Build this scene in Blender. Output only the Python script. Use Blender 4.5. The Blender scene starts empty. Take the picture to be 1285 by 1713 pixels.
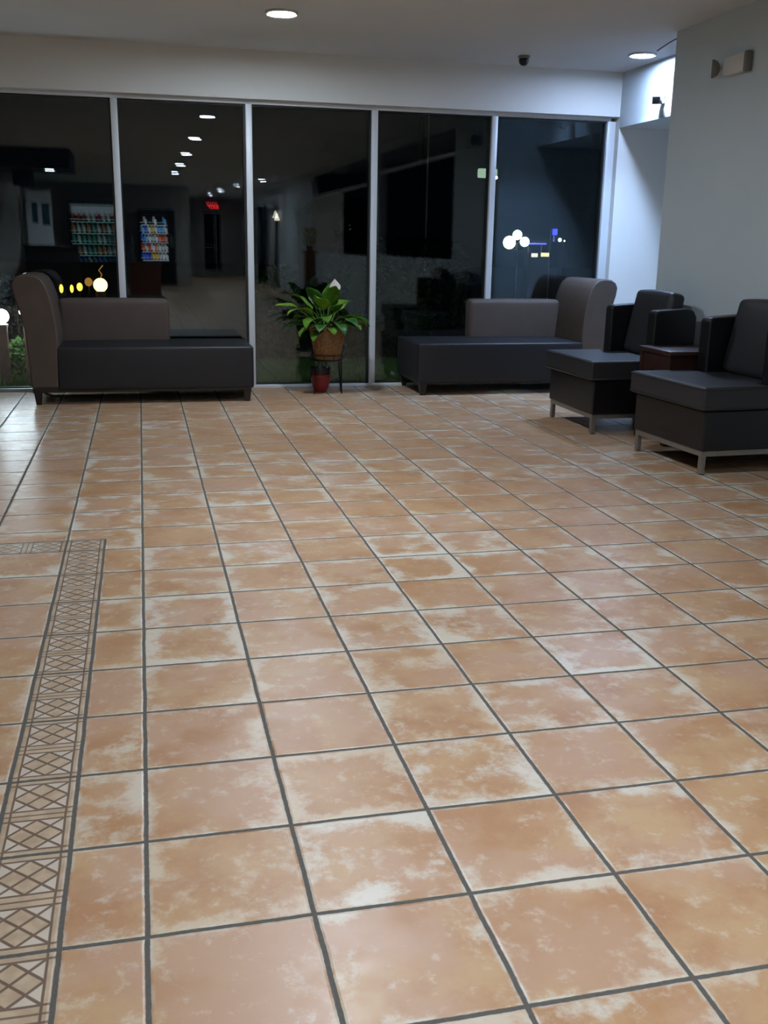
import bpy, bmesh, math, random
from mathutils import Vector, Matrix
PI = math.pi
S = 0.31                       # one floor tile in metres; the helpers below take sizes in tiles
scn = bpy.context.scene
COL = scn.collection

# ------------------------------------------------------------------ helpers
def lin(c):
    return tuple(((v / 12.92) if v <= 0.04045 else ((v + 0.055) / 1.055) ** 2.4) for v in (x / 255 for x in c))

class NT:
    """small node-expression helper"""
    def __init__(self, name):
        self.m = bpy.data.materials.new(name); self.m.use_nodes = True
        self.t = self.m.node_tree; self.t.nodes.clear()
        self.out = self.n('ShaderNodeOutputMaterial')
    def n(self, kind, **kw):
        x = self.t.nodes.new(kind)
        for k, v in kw.items(): setattr(x, k, v)
        return x
    def link(self, a, b): self.t.links.new(a, b)
    def put(self, sock, v):
        if isinstance(v, bpy.types.NodeSocket): self.link(v, sock)
        else: sock.default_value = v
    def math(self, op, a, b=0.0, c=0.0):
        x = self.n('ShaderNodeMath', operation=op)
        self.put(x.inputs[0], a); self.put(x.inputs[1], b); self.put(x.inputs[2], c)
        return x.outputs[0]
    def add(self, a, b): return self.math('ADD', a, b)
    def sub(self, a, b): return self.math('SUBTRACT', a, b)
    def mul(self, a, b): return self.math('MULTIPLY', a, b)
    def mn(self, a, b): return self.math('MINIMUM', a, b)
    def mx(self, a, b): return self.math('MAXIMUM', a, b)
    def ab(self, a): return self.math('ABSOLUTE', a)
    def fr(self, a): return self.math('FRACT', a)
    def lt(self, a, b): return self.math('LESS_THAN', a, b)
    def gt(self, a, b): return self.math('GREATER_THAN', a, b)
    def smooth(self, v, lo, hi, a=0.0, b=1.0):
        x = self.n('ShaderNodeMapRange', interpolation_type='SMOOTHSTEP')
        self.put(x.inputs[0], v); self.put(x.inputs[1], lo); self.put(x.inputs[2], hi)
        self.put(x.inputs[3], a); self.put(x.inputs[4], b)
        return x.outputs[0]
    def mix(self, f, a, b):
        x = self.n('ShaderNodeMix', data_type='RGBA')
        self.put(x.inputs[0], f)
        self.put(x.inputs[6], a if isinstance(a, bpy.types.NodeSocket) else (*a, 1)); self.put(x.inputs[7], b if isinstance(b, bpy.types.NodeSocket) else (*b, 1))
        return x.outputs[2]
    def comb(self, x_, y_, z_=0.0):
        x = self.n('ShaderNodeCombineXYZ')
        for i, v in enumerate((x_, y_, z_)): self.put(x.inputs[i], v)
        return x.outputs[0]
    def noise(self, vec, scale, detail=3.0, rough=0.55, color=False):
        x = self.n('ShaderNodeTexNoise'); self.put(x.inputs['Vector'], vec)
        self.put(x.inputs['Scale'], scale); x.inputs['Detail'].default_value = detail; x.inputs['Roughness'].default_value = rough
        return x.outputs['Color' if color else 'Fac']
    def obj(self): return self.n('ShaderNodeTexCoord').outputs['Object']
    def bsdf(self, base, rough=0.5, metal=0.0, spec=0.5, bump=None, bstr=0.3, bdist=0.002, **kw):
        b = self.n('ShaderNodeBsdfPrincipled')
        self.put(b.inputs['Base Color'], base if isinstance(base, bpy.types.NodeSocket) else (*base, 1))
        self.put(b.inputs['Roughness'], rough); self.put(b.inputs['Metallic'], metal); self.put(b.inputs['Specular IOR Level'], spec)
        for k, v in kw.items(): self.put(b.inputs[k], v)
        if bump is not None:
            u = self.n('ShaderNodeBump'); u.inputs['Strength'].default_value = bstr; u.inputs['Distance'].default_value = bdist
            self.link(bump, u.inputs['Height']); self.link(u.outputs[0], b.inputs['Normal'])
        self.link(b.outputs[0], self.out.inputs[0])
        return b

def mat(name, rgb, rough=0.5, metal=0.0, spec=0.5, var=0.06, nscale=9.0, bstr=0.0, bscale=180.0, bdist=0.001, **kw):
    """plain procedural material: slight colour variation, optional fine bump"""
    t = NT(name); c = lin(rgb); o = t.obj()
    f = t.noise(o, nscale, 4.0)
    col = t.mix(t.smooth(f, 0.3, 0.7), tuple(v * (1 - var) for v in c), tuple(min(1, v * (1 + var)) for v in c))
    t.bsdf(col, rough, metal, spec, bump=t.noise(o, bscale, 2.0) if bstr else None, bstr=bstr, bdist=bdist, **kw)
    return t.m

def glow(name, rgb, strength, sampled=True):
    t = NT(name); e = t.n('ShaderNodeEmission')
    e.inputs[0].default_value = (*lin(rgb), 1); e.inputs[1].default_value = strength
    t.link(e.outputs[0], t.out.inputs[0])
    if not sampled: t.m.cycles.emission_sampling = 'NONE'
    return t.m

def link(o, parent=None, **props):
    COL.objects.link(o)
    if parent is not None: o.parent = parent
    for k, v in props.items(): o[k] = v
    return o

def tag(o, label=None, category=None, group=None, kind=None):
    if label: o['label'] = label
    if category: o['category'] = category
    if group: o['group'] = group
    if kind: o['kind'] = kind
    return o

def empty(name, loc=(0, 0, 0), label=None, category=None, group=None, kind=None):
    o = bpy.data.objects.new(name, None); o.empty_display_size = 0.05
    o.location = Vector(loc) * S
    COL.objects.link(o); return tag(o, label, category, group, kind)

def mk(name, bm, material, parent=None, smooth=None, wn=False, loc=None, scale=True):
    """link a bmesh (in tile units) as one mesh object"""
    me = bpy.data.meshes.new(name)
    if scale: bmesh.ops.scale(bm, vec=(S, S, S), verts=bm.verts)
    bmesh.ops.recalc_face_normals(bm, faces=bm.faces)
    bm.to_mesh(me); bm.free()
    me.materials.append(material)
    if smooth is not None:
        for p in me.polygons: p.use_smooth = True
        me.set_sharp_from_angle(angle=math.radians(smooth))
    o = bpy.data.objects.new(name, me)
    if loc is not None: o.location = Vector(loc) * S
    COL.objects.link(o)
    if parent is not None: o.parent = parent
    if wn:
        m = o.modifiers.new('normals', 'WEIGHTED_NORMAL'); m.keep_sharp = True
    return o

def cp_tree(o, parent=None):
    c = o.copy(); COL.objects.link(c)
    if parent is not None: c.parent = parent
    for ch in list(o.children): cp_tree(ch, c)
    return c

def B(): return bmesh.new()

def box(bm, x0, x1, y0, y1, z0, z1, bev=0.0, seg=2):
    r = bmesh.ops.create_cube(bm, size=1.0)
    vs = r['verts']
    for v in vs:
        v.co = Vector((x0 + (v.co.x + .5) * (x1 - x0), y0 + (v.co.y + .5) * (y1 - y0), z0 + (v.co.z + .5) * (z1 - z0)))
    if bev:
        es = list({e for v in vs for e in v.link_edges})
        bmesh.ops.bevel(bm, geom=es, offset=bev, segments=seg, profile=0.5, affect='EDGES', clamp_overlap=True)
    return bm

def prism(bm, pts, axis, a0, a1, bev=0.0, seg=2):
    """polygon pts (2-D) extruded along axis 'x','y' or 'z' from a0 to a1"""
    def P(p, a):
        return {'x': (a, p[0], p[1]), 'y': (p[0], a, p[1]), 'z': (p[0], p[1], a)}[axis]
    A = [bm.verts.new(P(p, a0)) for p in pts]; Bv = [bm.verts.new(P(p, a1)) for p in pts]
    n = len(pts); fs = [bm.faces.new(A), bm.faces.new(Bv[::-1])]
    for i in range(n): fs.append(bm.faces.new((A[i], Bv[i], Bv[(i + 1) % n], A[(i + 1) % n])))
    if bev:
        bmesh.ops.recalc_face_normals(bm, faces=fs)
        es = list(set(fs[0].edges) | set(fs[1].edges))
        es += [e for e in {e for f in fs[2:] for e in f.edges} if e not in es and e.calc_face_angle(0) > 0.6]
        bmesh.ops.bevel(bm, geom=es, offset=bev, segments=seg, profile=0.5, affect='EDGES', clamp_overlap=True)
    return bm

def pillow(bm, cx, cy, cz, dx, dy, dz, r, n=10, puff=0.0, M=None):
    """rounded box with a softly crowned top and sides"""
    hx, hy, hz = dx / 2, dy / 2, dz / 2
    new = []
    def vert(p):
        q = Vector((max(-hx + r, min(hx - r, p.x)), max(-hy + r, min(hy - r, p.y)), max(-hz + r, min(hz - r, p.z))))
        d = p - q
        if d.length > 1e-9: p = q + d.normalized() * r
        u, v, w = p.x / hx, p.y / hy, p.z / hz
        f = lambda t: max(0.0, 1 - t * t)
        p = Vector((p.x + puff * u * .5 * f(v) * f(w), p.y + puff * v * .5 * f(u) * f(w), p.z + puff * w * f(u) * f(v)))
        if M is not None: p = M @ p
        x = bm.verts.new(p + Vector((cx, cy, cz))); new.append(x); return x
    ts = sorted(set([-1 + 2 * i / n for i in range(n + 1)]))
    def grid(h, rr):
        a = [-h, -h + rr * .3, -h + rr * .65, -h + rr]; inner = [(-h + rr) + (2 * h - 2 * rr) * i / n for i in range(1, n)]
        return a + inner + [-x for x in a[::-1]]
    gx, gy, gz = grid(hx, r), grid(hy, r), grid(hz, r)
    for ax in range(3):
        for sg in (-1, 1):
            g1, g2 = [(gy, gz), (gx, gz), (gx, gy)][ax]
            rows = []
            for a in g1:
                row = []
                for b in g2:
                    p = [(sg * hx, a, b), (a, sg * hy, b), (a, b, sg * hz)][ax]
                    row.append(vert(Vector(p)))
                rows.append(row)
            for i in range(len(g1) - 1):
                for j in range(len(g2) - 1):
                    bm.faces.new((rows[i][j], rows[i + 1][j], rows[i + 1][j + 1], rows[i][j + 1]))
    bmesh.ops.remove_doubles(bm, verts=new, dist=1e-5)
    return bm

def lathe(bm, prof, n=32, c=(0, 0, 0), cap0=True, cap1=True, fn=None):
    rings = []
    for k, (r, z) in enumerate(prof):
        rings.append([bm.verts.new((c[0] + (r + (fn(k, i) if fn else 0)) * math.cos(2 * PI * i / n), c[1] + (r + (fn(k, i) if fn else 0)) * math.sin(2 * PI * i / n), c[2] + z)) for i in range(n)])
    for a, b in zip(rings, rings[1:]):
        for i in range(n): bm.faces.new((a[i], a[(i + 1) % n], b[(i + 1) % n], b[i]))
    if cap0: bm.faces.new(rings[0][::-1])
    if cap1: bm.faces.new(rings[-1])
    return bm

def tube(bm, pts, r, n=8, closed=False):
    pts = [Vector(p) for p in pts]; m = len(pts); rings = []
    rr = r if isinstance(r, (list, tuple)) else [r] * m
    ref = None
    for i, p in enumerate(pts):
        if closed: d = (pts[(i + 1) % m] - pts[i - 1]).normalized()
        else: d = (pts[min(i + 1, m - 1)] - pts[max(i - 1, 0)]).normalized()
        if ref is None: ref = Vector((0, 0, 1)) if abs(d.z) < .9 else Vector((1, 0, 0))
        a = d.cross(ref).normalized(); b = d.cross(a).normalized(); ref = a.cross(d) if False else ref
        rings.append([bm.verts.new(p + (a * math.cos(2 * PI * k / n) + b * math.sin(2 * PI * k / n)) * rr[i]) for k in range(n)])
    seq = list(zip(rings, rings[1:])) + ([(rings[-1], rings[0])] if closed else [])
    for A, C in seq:
        for k in range(n): bm.faces.new((A[k], A[(k + 1) % n], C[(k + 1) % n], C[k]))
    if not closed:
        bm.faces.new(rings[0][::-1]); bm.faces.new(rings[-1])
    return bm

def ball(bm, c, r, n=16, sz=1.0):
    v = bmesh.ops.create_uvsphere(bm, u_segments=n, v_segments=max(6, n // 2), radius=r)['verts']
    for x in v: x.co = Vector((x.co.x + c[0], x.co.y + c[1], x.co.z * sz + c[2]))
    return bm

# ------------------------------------------------------------------ materials
M = {}
M['wall'] = mat('wall_paint', (198, 211, 217), 0.55, spec=0.3, var=0.02, nscale=1.2, bstr=0.10, bscale=60, bdist=0.002)
M['ceiling'] = mat('ceiling_paint', (216, 220, 222), 0.7, spec=0.2, var=0.025, nscale=1.0, bstr=0.08, bscale=70, bdist=0.002)
M['farwall'] = mat('lobby_wall_paint', (196, 194, 190), 0.6, spec=0.3, var=0.03, nscale=0.8)
M['alu'] = mat('painted_aluminium', (212, 219, 224), 0.4, metal=0.15, var=0.03, nscale=3)
M['gasket'] = mat('black_gasket', (18, 22, 22), 0.5, var=0.1)
M['taupe'] = mat('taupe_upholstery', (84, 73, 66), 0.62, spec=0.35, var=0.06, nscale=6, bstr=0.25, bscale=420, bdist=0.0008)
M['charcoal'] = mat('charcoal_leather', (30, 30, 33), 0.48, spec=0.4, var=0.06, nscale=5, bstr=0.18, bscale=300, bdist=0.0008)
M['black_leather'] = mat('black_leather', (11, 12, 17), 0.38, spec=0.5, var=0.08, nscale=5, bstr=0.12, bscale=260, bdist=0.0008)
M['grey_leather'] = mat('grey_leather', (38, 38, 41), 0.44, spec=0.5, var=0.06, nscale=4, bstr=0.2, bscale=300, bdist=0.0008)
M['piping'] = mat('dark_piping', (24, 24, 26), 0.5, var=0.05)
M['dark_wood'] = mat('dark_wood_leg', (26, 20, 18), 0.4, var=0.15, nscale=14)
M['steel'] = mat('brushed_steel', (150, 147, 141), 0.4, metal=0.8, var=0.08, nscale=40)
M['black_metal'] = mat('black_wire', (20, 19, 18), 0.45, metal=0.5, var=0.1)
M['black_plastic'] = mat('black_plastic', (16, 17, 19), 0.3, var=0.1)
M['white_plastic'] = mat('white_plastic', (206, 207, 204), 0.45, var=0.03)
M['grey_plastic'] = mat('grey_plastic', (120, 120, 116), 0.45, var=0.05)
M['red_glaze'] = mat('red_pot', (122, 18, 20), 0.32, var=0.12, nscale=12)
M['soil'] = mat('soil', (30, 24, 18), 0.9, var=0.4, nscale=60)
M['spathe'] = mat('white_spathe', (236, 228, 226), 0.5, var=0.03)
M['spadix'] = mat('spadix', (214, 206, 160), 0.6, var=0.1)
M['stalk'] = mat('green_stalk', (70, 110, 50), 0.5, var=0.15)
M['counter'] = mat('dark_laminate', (44, 34, 29), 0.35, var=0.15, nscale=7)
M['plaque'] = mat('white_board', (226, 228, 230), 0.5, var=0.02)
M['teal'] = mat('teal_print', (22, 60, 66), 0.4, var=0.1)
M['cabinet'] = mat('black_cabinet', (14, 15, 18), 0.35, var=0.1)
M['concrete'] = mat('paving', (50, 48, 46), 0.85, var=0.25, nscale=3, bstr=0.4, bscale=60)
M['bark'] = mat('bark', (66, 50, 38), 0.85, var=0.3, nscale=20, bstr=0.5, bscale=40, bdist=0.004)
M['post_wood'] = mat('brown_post', (84, 56, 44), 0.6, var=0.25, nscale=16)
M['curtain_pale'] = mat('pale_curtain', (190, 188, 186), 0.8, var=0.06)
M['curtain_dark'] = mat('dark_curtain', (40, 40, 42), 0.85, var=0.1)
M['screen'] = mat('dark_screen', (10, 13, 20), 0.2, var=0.1)
M['brown_panel'] = mat('brown_panel', (120, 92, 70), 0.6, var=0.12)
M['bottle'] = mat('bottle_plastic', (70, 130, 110), 0.2, var=0.2)

def leaf_mat(name, c0, c1, rough=0.35, spec=0.4):
    t = NT(name); o = t.obj()
    f = t.noise(o, 16.0, 3.0); r = t.n('ShaderNodeObjectInfo').outputs['Random']
    col = t.mix(t.smooth(t.add(t.mul(f, .6), t.mul(r, .5)), 0.25, 0.85), lin(c0), lin(c1))
    t.bsdf(col, rough, 0.0, spec, bump=t.noise(o, 60.0, 2.0), bstr=0.2)
    return t.m
M['lily'] = leaf_mat('lily_leaf', (34, 84, 26), (110, 150, 42))
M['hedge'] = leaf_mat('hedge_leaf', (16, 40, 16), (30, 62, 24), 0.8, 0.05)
M['bright_leaf'] = leaf_mat('bright_leaf', (60, 96, 44), (128, 154, 84), 0.45)
M['yellow_leaf'] = leaf_mat('yellow_leaf', (150, 150, 40), (226, 214, 84), 0.5)
M['grass'] = leaf_mat('grass_blade', (48, 76, 34), (84, 110, 54), 0.8, 0.1)

def wood(name, c0, c1, rough=0.4, stretch=(2, 26, 26)):
    t = NT(name); o = t.obj()
    mp = t.n('ShaderNodeMapping'); t.link(o, mp.inputs[0]); mp.inputs['Scale'].default_value = stretch
    f = t.noise(mp.outputs[0], 1.5, 5.0, 0.6)
    t.bsdf(t.mix(t.smooth(f, 0.3, 0.7), lin(c0), lin(c1)), rough, bump=f, bstr=0.1, bdist=0.001)
    return t.m
M['red_wood'] = wood('reddish_wood', (40, 20, 13), (58, 30, 20))
M['desk_wood'] = wood('desk_wood', (84, 48, 34), (112, 66, 46))

def wicker():
    t = NT('wicker'); o = t.obj(); f = t.noise(o, 90.0, 3.0)
    t.bsdf(t.mix(t.smooth(f, .3, .7), lin((98, 66, 36)), lin((174, 128, 78))), 0.5, bump=f, bstr=0.3, bdist=0.001)
    return t.m
M['wicker'] = wicker()

def glass(name='window_glass', tint=(0.93, 0.96, 0.955), r0=0.032):
    """clear pane: Schlick reflection over plain transmission"""
    t = NT(name)
    lw = t.n('ShaderNodeLayerWeight'); lw.inputs[0].default_value = 0.5
    p = t.math('POWER', lw.outputs['Facing'], 5.0)
    f = t.add(r0, t.mul(p, 1 - r0))
    tr = t.n('ShaderNodeBsdfTransparent'); tr.inputs[0].default_value = (*tint, 1)
    gl = t.n('ShaderNodeBsdfGlossy'); gl.inputs['Roughness'].default_value = 0.0; gl.inputs[0].default_value = (.84, .90, .95, 1)
    mx = t.n('ShaderNodeMixShader'); t.link(f, mx.inputs[0]); t.link(tr.outputs[0], mx.inputs[1]); t.link(gl.outputs[0], mx.inputs[2])
    t.link(mx.outputs[0], t.out.inputs[0])
    return t.m
M['glass'] = glass()
M['dark_glass'] = glass('tinted_glass', (0.30, 0.34, 0.36), 0.006)
M['dome_glass'] = glass('clear_dome', (0.86, 0.88, 0.9), 0.06)

def floor_material():
    t = NT('terracotta_floor_tile')
    sp = t.n('ShaderNodeSeparateXYZ'); t.link(t.obj(), sp.inputs[0])
    u0, v0 = t.mul(sp.outputs[0], 1 / S), t.mul(sp.outputs[1], 1 / S)
    uv0 = t.comb(u0, v0)
    wob = t.n('ShaderNodeSeparateColor'); t.link(t.noise(uv0, 1.7, 2.0, color=True), wob.inputs[0])
    u = t.add(u0, t.mul(t.sub(wob.outputs[0], .5), .018)); v = t.add(v0, t.mul(t.sub(wob.outputs[1], .5), .018))
    fu, fv = t.fr(u), t.fr(v)
    # inlaid border frame: corner at u = -0.5, v = 8.5; a half-tile band along both sides
    inV = t.mul(t.mul(t.gt(u, -1.0), t.lt(u, -0.5)), t.lt(v, 8.5))
    inH = t.mul(t.mul(t.gt(v, 8.0), t.lt(v, 8.5)), t.lt(u, -1.0))
    band = t.mx(inV, inH)
    # distance to the nearest grout line
    du = t.mn(fu, t.sub(1.0, fu)); dv = t.mn(fv, t.sub(1.0, fv))
    edU = t.add(t.ab(t.add(u, .5)), t.mul(t.gt(v, 8.5), 9.0)); edV = t.add(t.ab(t.sub(v, 8.5)), t.mul(t.gt(u, -0.5), 9.0))
    d = t.mn(t.mn(du, dv), t.mn(edU, edV))
    rag = t.mul(t.sub(t.noise(uv0, 22.0, 2.0), .5), .009)
    dd = t.add(d, rag)
    grout = t.smooth(dd, .013, .020, 1.0, 0.0)
    # per-tile random numbers
    cell = t.comb(t.math('FLOOR', u), t.math('FLOOR', v))
    wn = t.n('ShaderNodeTexWhiteNoise', noise_dimensions='3D'); t.link(cell, wn.inputs[0])
    rc = t.n('ShaderNodeSeparateColor'); t.link(wn.outputs['Color'], rc.inputs[0])
    r1, r2, r3 = rc.outputs[0], rc.outputs[1], rc.outputs[2]
    off = t.n('ShaderNodeVectorMath', operation='MULTIPLY_ADD'); t.link(wn.outputs['Color'], off.inputs[0]); off.inputs[1].default_value = (37, 37, 37); t.link(uv0, off.inputs[2])
    lv = off.outputs[0]
    n1 = t.noise(lv, 1.8, 5.0, .58); n2 = t.noise(lv, 2.7, 7.0, .68); n3 = t.noise(lv, 1.1, 3.0, .5); n4 = t.noise(lv, 9.0, 4.0, .6); n5 = t.noise(lv, 6.5, 6.0, .72)
    base = t.mix(t.smooth(n1, .34, .66), lin((167, 124, 90)), lin((186, 154, 117)))
    base = t.mix(t.mul(t.smooth(n3, .45, .62), .8), base, lin((182, 149, 126)))      # pinkish clouds
    base = t.mix(t.mul(r3, .35), base, lin((174, 134, 91)))
    # cream clouds, stronger towards the tile's edges and different on every tile
    edge = t.mul(t.smooth(t.mn(du, dv), .0, .26, .13, -.05), t.smooth(t.noise(lv, .9, 2.0), .35, .65, .1, 1.5))
    cloud = t.smooth(t.add(t.add(n2, edge), t.mul(t.sub(r1, .55), .14)), .50, .70)
    base = t.mix(t.mul(cloud, .78), base, t.mix(r2, lin((204, 190, 166)), lin((208, 206, 194))))
    base = t.mix(t.mul(t.smooth(n4, .52, .70), .45), base, lin((182, 143, 107)))
    base = t.mix(t.mul(t.smooth(n5, .54, .70), .35), base, lin((213, 208, 193)))
    rimw = t.mul(t.smooth(d, .018, .045, 1.0, 0.0), t.smooth(t.noise(uv0, 4.0, 3.0), .42, .62))
    base = t.mix(t.mul(rimw, .6), base, lin((206, 208, 195)))
    pits = t.smooth(t.noise(uv0, 44.0, 2.0, .5), .70, .76)
    pitmask = t.mul(pits, t.smooth(t.noise(uv0, 3.1, 2.0), .52, .62))
    base = t.mix(t.mul(pitmask, .55), base, lin((129, 106, 82)))
    base = t.mix(t.mul(t.sub(1.0, r2), .12), base, lin((163, 126, 93)))
    # ---- border pattern
    def pattern(a, bb):
        """a across the band 0..1, bb along it (1 per tile)"""
        c2 = t.fr(t.mul(bb, 2.0))
        la = t.math('MULTIPLY_ADD', t.sub(a, .12), 1 / .76, 0.0)
        lb = t.math('MULTIPLY_ADD', t.sub(c2, .13), 1 / .74, 0.0)
        x1 = t.ab(t.sub(la, lb)); x2 = t.ab(t.sub(t.add(la, lb), 1.0))
        dm = t.sub(t.add(t.ab(t.sub(la, .5)), t.ab(t.sub(lb, .5))), .5)
        inside = t.mul(t.mul(t.gt(la, 0.0), t.lt(la, 1.0)), t.mul(t.gt(lb, 0.0), t.lt(lb, 1.0)))
        l = t.mn(t.mn(x1, x2), t.ab(dm))
        ln = t.mul(t.smooth(l, .028, .05, 1.0, 0.0), inside)
        ln = t.mx(ln, t.smooth(t.ab(t.sub(a, .12)), .010, .022, 1.0, 0.0))
        ln = t.mx(ln, t.smooth(t.ab(t.sub(a, .88)), .010, .022, 1.0, 0.0))
        ln = t.mx(ln, t.smooth(t.ab(t.sub(c2, .13)), .012, .026, 1.0, 0.0))
        ln = t.mx(ln, t.smooth(t.ab(t.sub(c2, .87)), .012, .026, 1.0, 0.0))
        ln = t.mx(ln, t.smooth(t.mn(c2, t.sub(1.0, c2)), .010, .024, .9, 0.0))
        tri = t.mul(inside, t.gt(dm, 0.0))
        return ln, tri
    lV, tV = pattern(t.mul(t.add(u, 1.0), 2.0), v)
    lH, tH = pattern(t.mul(t.sub(v, 8.0), 2.0), u)
    ln = t.mx(t.mul(lV, inV), t.mul(lH, inH)); tri = t.mx(t.mul(tV, inV), t.mul(tH, inH))
    nb = t.noise(uv0, 7.0, 3.0)
    bc = t.mix(t.smooth(nb, .35, .65), lin((168, 146, 120)), lin((184, 162, 136)))
    bc = t.mix(t.mul(tri, .75), bc, lin((198, 186, 170)))
    bc = t.mix(t.mul(ln, .9), bc, lin((96, 76, 62)))
    base = t.mix(band, base, bc)
    gcol = t.mix(t.noise(uv0, 30.0, 3.0), lin((70, 68, 62)), lin((96, 92, 84)))
    col = t.mix(grout, base, gcol)
    rough = t.math('MULTIPLY_ADD', grout, .45, t.math('MULTIPLY_ADD', n4, .20, .24))
    h = t.smooth(dd, .010, .034, 0.0, 1.0)
    h = t.add(h, t.mul(t.noise(uv0, 5.0, 3.0), .22)); h = t.sub(h, t.mul(t.mul(ln, band), .12))
    t.bsdf(col, rough, 0.0, 0.4, bump=h, bstr=0.55, bdist=0.0022)
    return t.m
M['floor'] = floor_material()

# ------------------------------------------------------------------ room shell
H = 8.8                                              # ceiling
def struct(name, bm, m, **kw): return tag(mk(name, bm, m, **kw), kind='structure')
struct('floor', box(B(), -14, 17, -75, 23.45, -.3, 0), M['floor'])
struct('ceiling', box(B(), -14, 17, -75, 23.45, H, H + .4), M['ceiling'])
M['header'] = mat('wall_paint_lightened', (226, 229, 226), 0.55, spec=0.3, var=0.02, nscale=1.2, bstr=0.1, bscale=60, bdist=0.002)  # wall paint made lighter, extra light on the bulkhead put into its colour
hb = B()                                             # bulkhead over the glazing, wall left of it, wall of the alcove
box(hb, -14, 13.65, 22.9, 23.45, 7.62, H); box(hb, -14, -3.9, 22.9, 23.45, 0, 7.62); box(hb, 13.65, 17, 22.9, 23.45, 0, H)
struct('wall_front', hb, M['header'])
wr = B()                                             # right-hand wall with two big openings
X0, X1 = 12.3, 12.75
box(wr, X0, X1, 12.25, 17.45, 0, H); box(wr, X0, X1, -.9, 12.25, 0, 3.38); box(wr, X0, X1, -.9, 12.25, 8.5, H)
box(wr, X0, X1, -2.2, -.9, 0, H); box(wr, X0, X1, -22, -2.2, 0, 3.3); box(wr, X0, X1, -22, -2.2, 8.6, H); box(wr, X0, X1, -75, -22, 0, H)
box(wr, X1, 17, 17.0, 17.45, 0, H)
struct('wall_right', wr, M['wall'])
struct('wall_alcove', box(B(), 16.5, 17, 17.45, 22.9, 0, 7.33), M['wall'])
struct('trim_1', box(B(), 13.65, 17, 17.45, 22.9, 7.33, H), M['wall'])
struct('wall_left', box(B(), -14.4, -14, -75, 23.45, 0, H), M['farwall'])
struct('wall_back', box(B(), -14, 4.8, -46.5, -46, 0, H), M['farwall'])
struct('wall_corridor', box(B(), 4.4, 4.8, -74, -46.5, 0, H), M['farwall'])
bk = B(); box(bk, 4.8, 7.6, -74.5, -74, 0, H); box(bk, 10.0, 12.3, -74.5, -74, 0, H); box(bk, 7.6, 10.0, -74.5, -74, 7.45, H)
struct('wall_end', bk, M['farwall'])
struct('wall_reception', box(B(), -14, -6.6, -14.4, -14, 0, H), M['farwall'])
struct('trim_2', box(B(), -14, -3.4, -13.99, -9, 7.75, H), mat('soffit_paint', (60, 64, 72), 0.6))

# window bays of the front glazing
def bay(n, x0, x1, yc=23.31, z0=.09, z1=7.52):
    w = empty('window_%d' % n, ((x0 + x1) / 2, yc, 0), kind='structure')
    hx = (x1 - x0) / 2; cx = (x0 + x1) / 2
    for k, (dy, tilt) in enumerate(((-.03, 0.0), (.05, 0.0017))):
        bm = box(B(), -hx + .07, hx - .07, -.009, .009, z0 - .02, z1 + .02)
        g = mk('glass_pane', bm, M['glass'], w); g.location = (0, dy * S, 0)
        g.rotation_euler = (tilt, 0, tilt * .6 if k else 0)
    bm = B()
    box(bm, -hx + .08, -hx + .115, -.07, .07, z0, z1); box(bm, hx - .135, hx - .08, -.07, .07, z0, z1)
    box(bm, -hx + .08, hx - .08, -.07, .07, z0, z0 + .03); box(bm, -hx + .08, hx - .08, -.07, .07, z1 - .035, z1)
    mk('gasket', bm, M['gasket'], w)
    bm = B(); box(bm, -hx - .02, hx + .02, -.17, .14, 0, z0, .012); mk('sill_rail', bm, M['alu'], w, smooth=40)
    bm = B(); box(bm, -hx - .02, hx + .02, -.17, .14, z1, 7.66, .012); mk('head_rail', bm, M['alu'], w, smooth=40)
    bm = B(); box(bm, -hx - .085, -hx + .085, -.18, .14, z0, z1, .012); mk('mullion', bm, M['alu'], w, smooth=40)
    if n == 5:
        bm = B(); box(bm, hx - .085, hx + .16, -.18, .14, z0, z1, .012); mk('jamb', bm, M['alu'], w, smooth=40)
xs = [-3.8, -.35, 3.10, 6.54, 9.99, 13.49]
for i in range(5): bay(i + 1, xs[i], xs[i + 1])

# two dark windows of the right-hand wall (seen mirrored in the glazing)
def side_window(n, y0, y1, z0, z1, zt, blind=False):
    w = empty('window_%d' % n, (12.45, (y0 + y1) / 2, 0), kind='structure'); h = (y1 - y0) / 2
    bm = B()
    for a, b in ((-h, -h + .06), (h - .06, h)): box(bm, -.1, .1, a, b, z0, z1)
    for a, b in ((z0, z0 + .06), (z1 - .06, z1), (zt - .06, zt + .06)): box(bm, -.12, .12, -h, h, a, b)
    mk('window_frame', bm, M['alu'], w)
    if blind:
        o = mk('roller_blind', box(B(), -.02, .0, -h + .14, -h + 11, z0 + .07, zt - .07), M['curtain_pale'], w)
side_window(6, -.9, 12.25, 3.38, 8.5, 7.5)
side_window(7, -22, -2.2, 3.3, 8.6, 7.1, True)

# far glazed exit door
d = empty('door_1', (8.8, -74, 0), kind='structure')
bm = B()
for a, b in ((-1.2, -1.0), (1.0, 1.2), (.30, .42)): box(bm, a, b, -.12, .12, 0, 7.45)
box(bm, -1.2, 1.2, -.12, .12, 7.2, 7.45); box(bm, -1.0, 1.0, -.12, .12, 0, .5)
mk('door_frame', bm, M['alu'], d)
mk('glass_pane', box(B(), -1.0, 1.0, -.03, .03, .5, 7.2), M['dark_glass'], d)
mk('push_bar', box(B(), -1.0, .3, .14, .24, 3.3, 3.45, .03), M['steel'], d)

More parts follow.
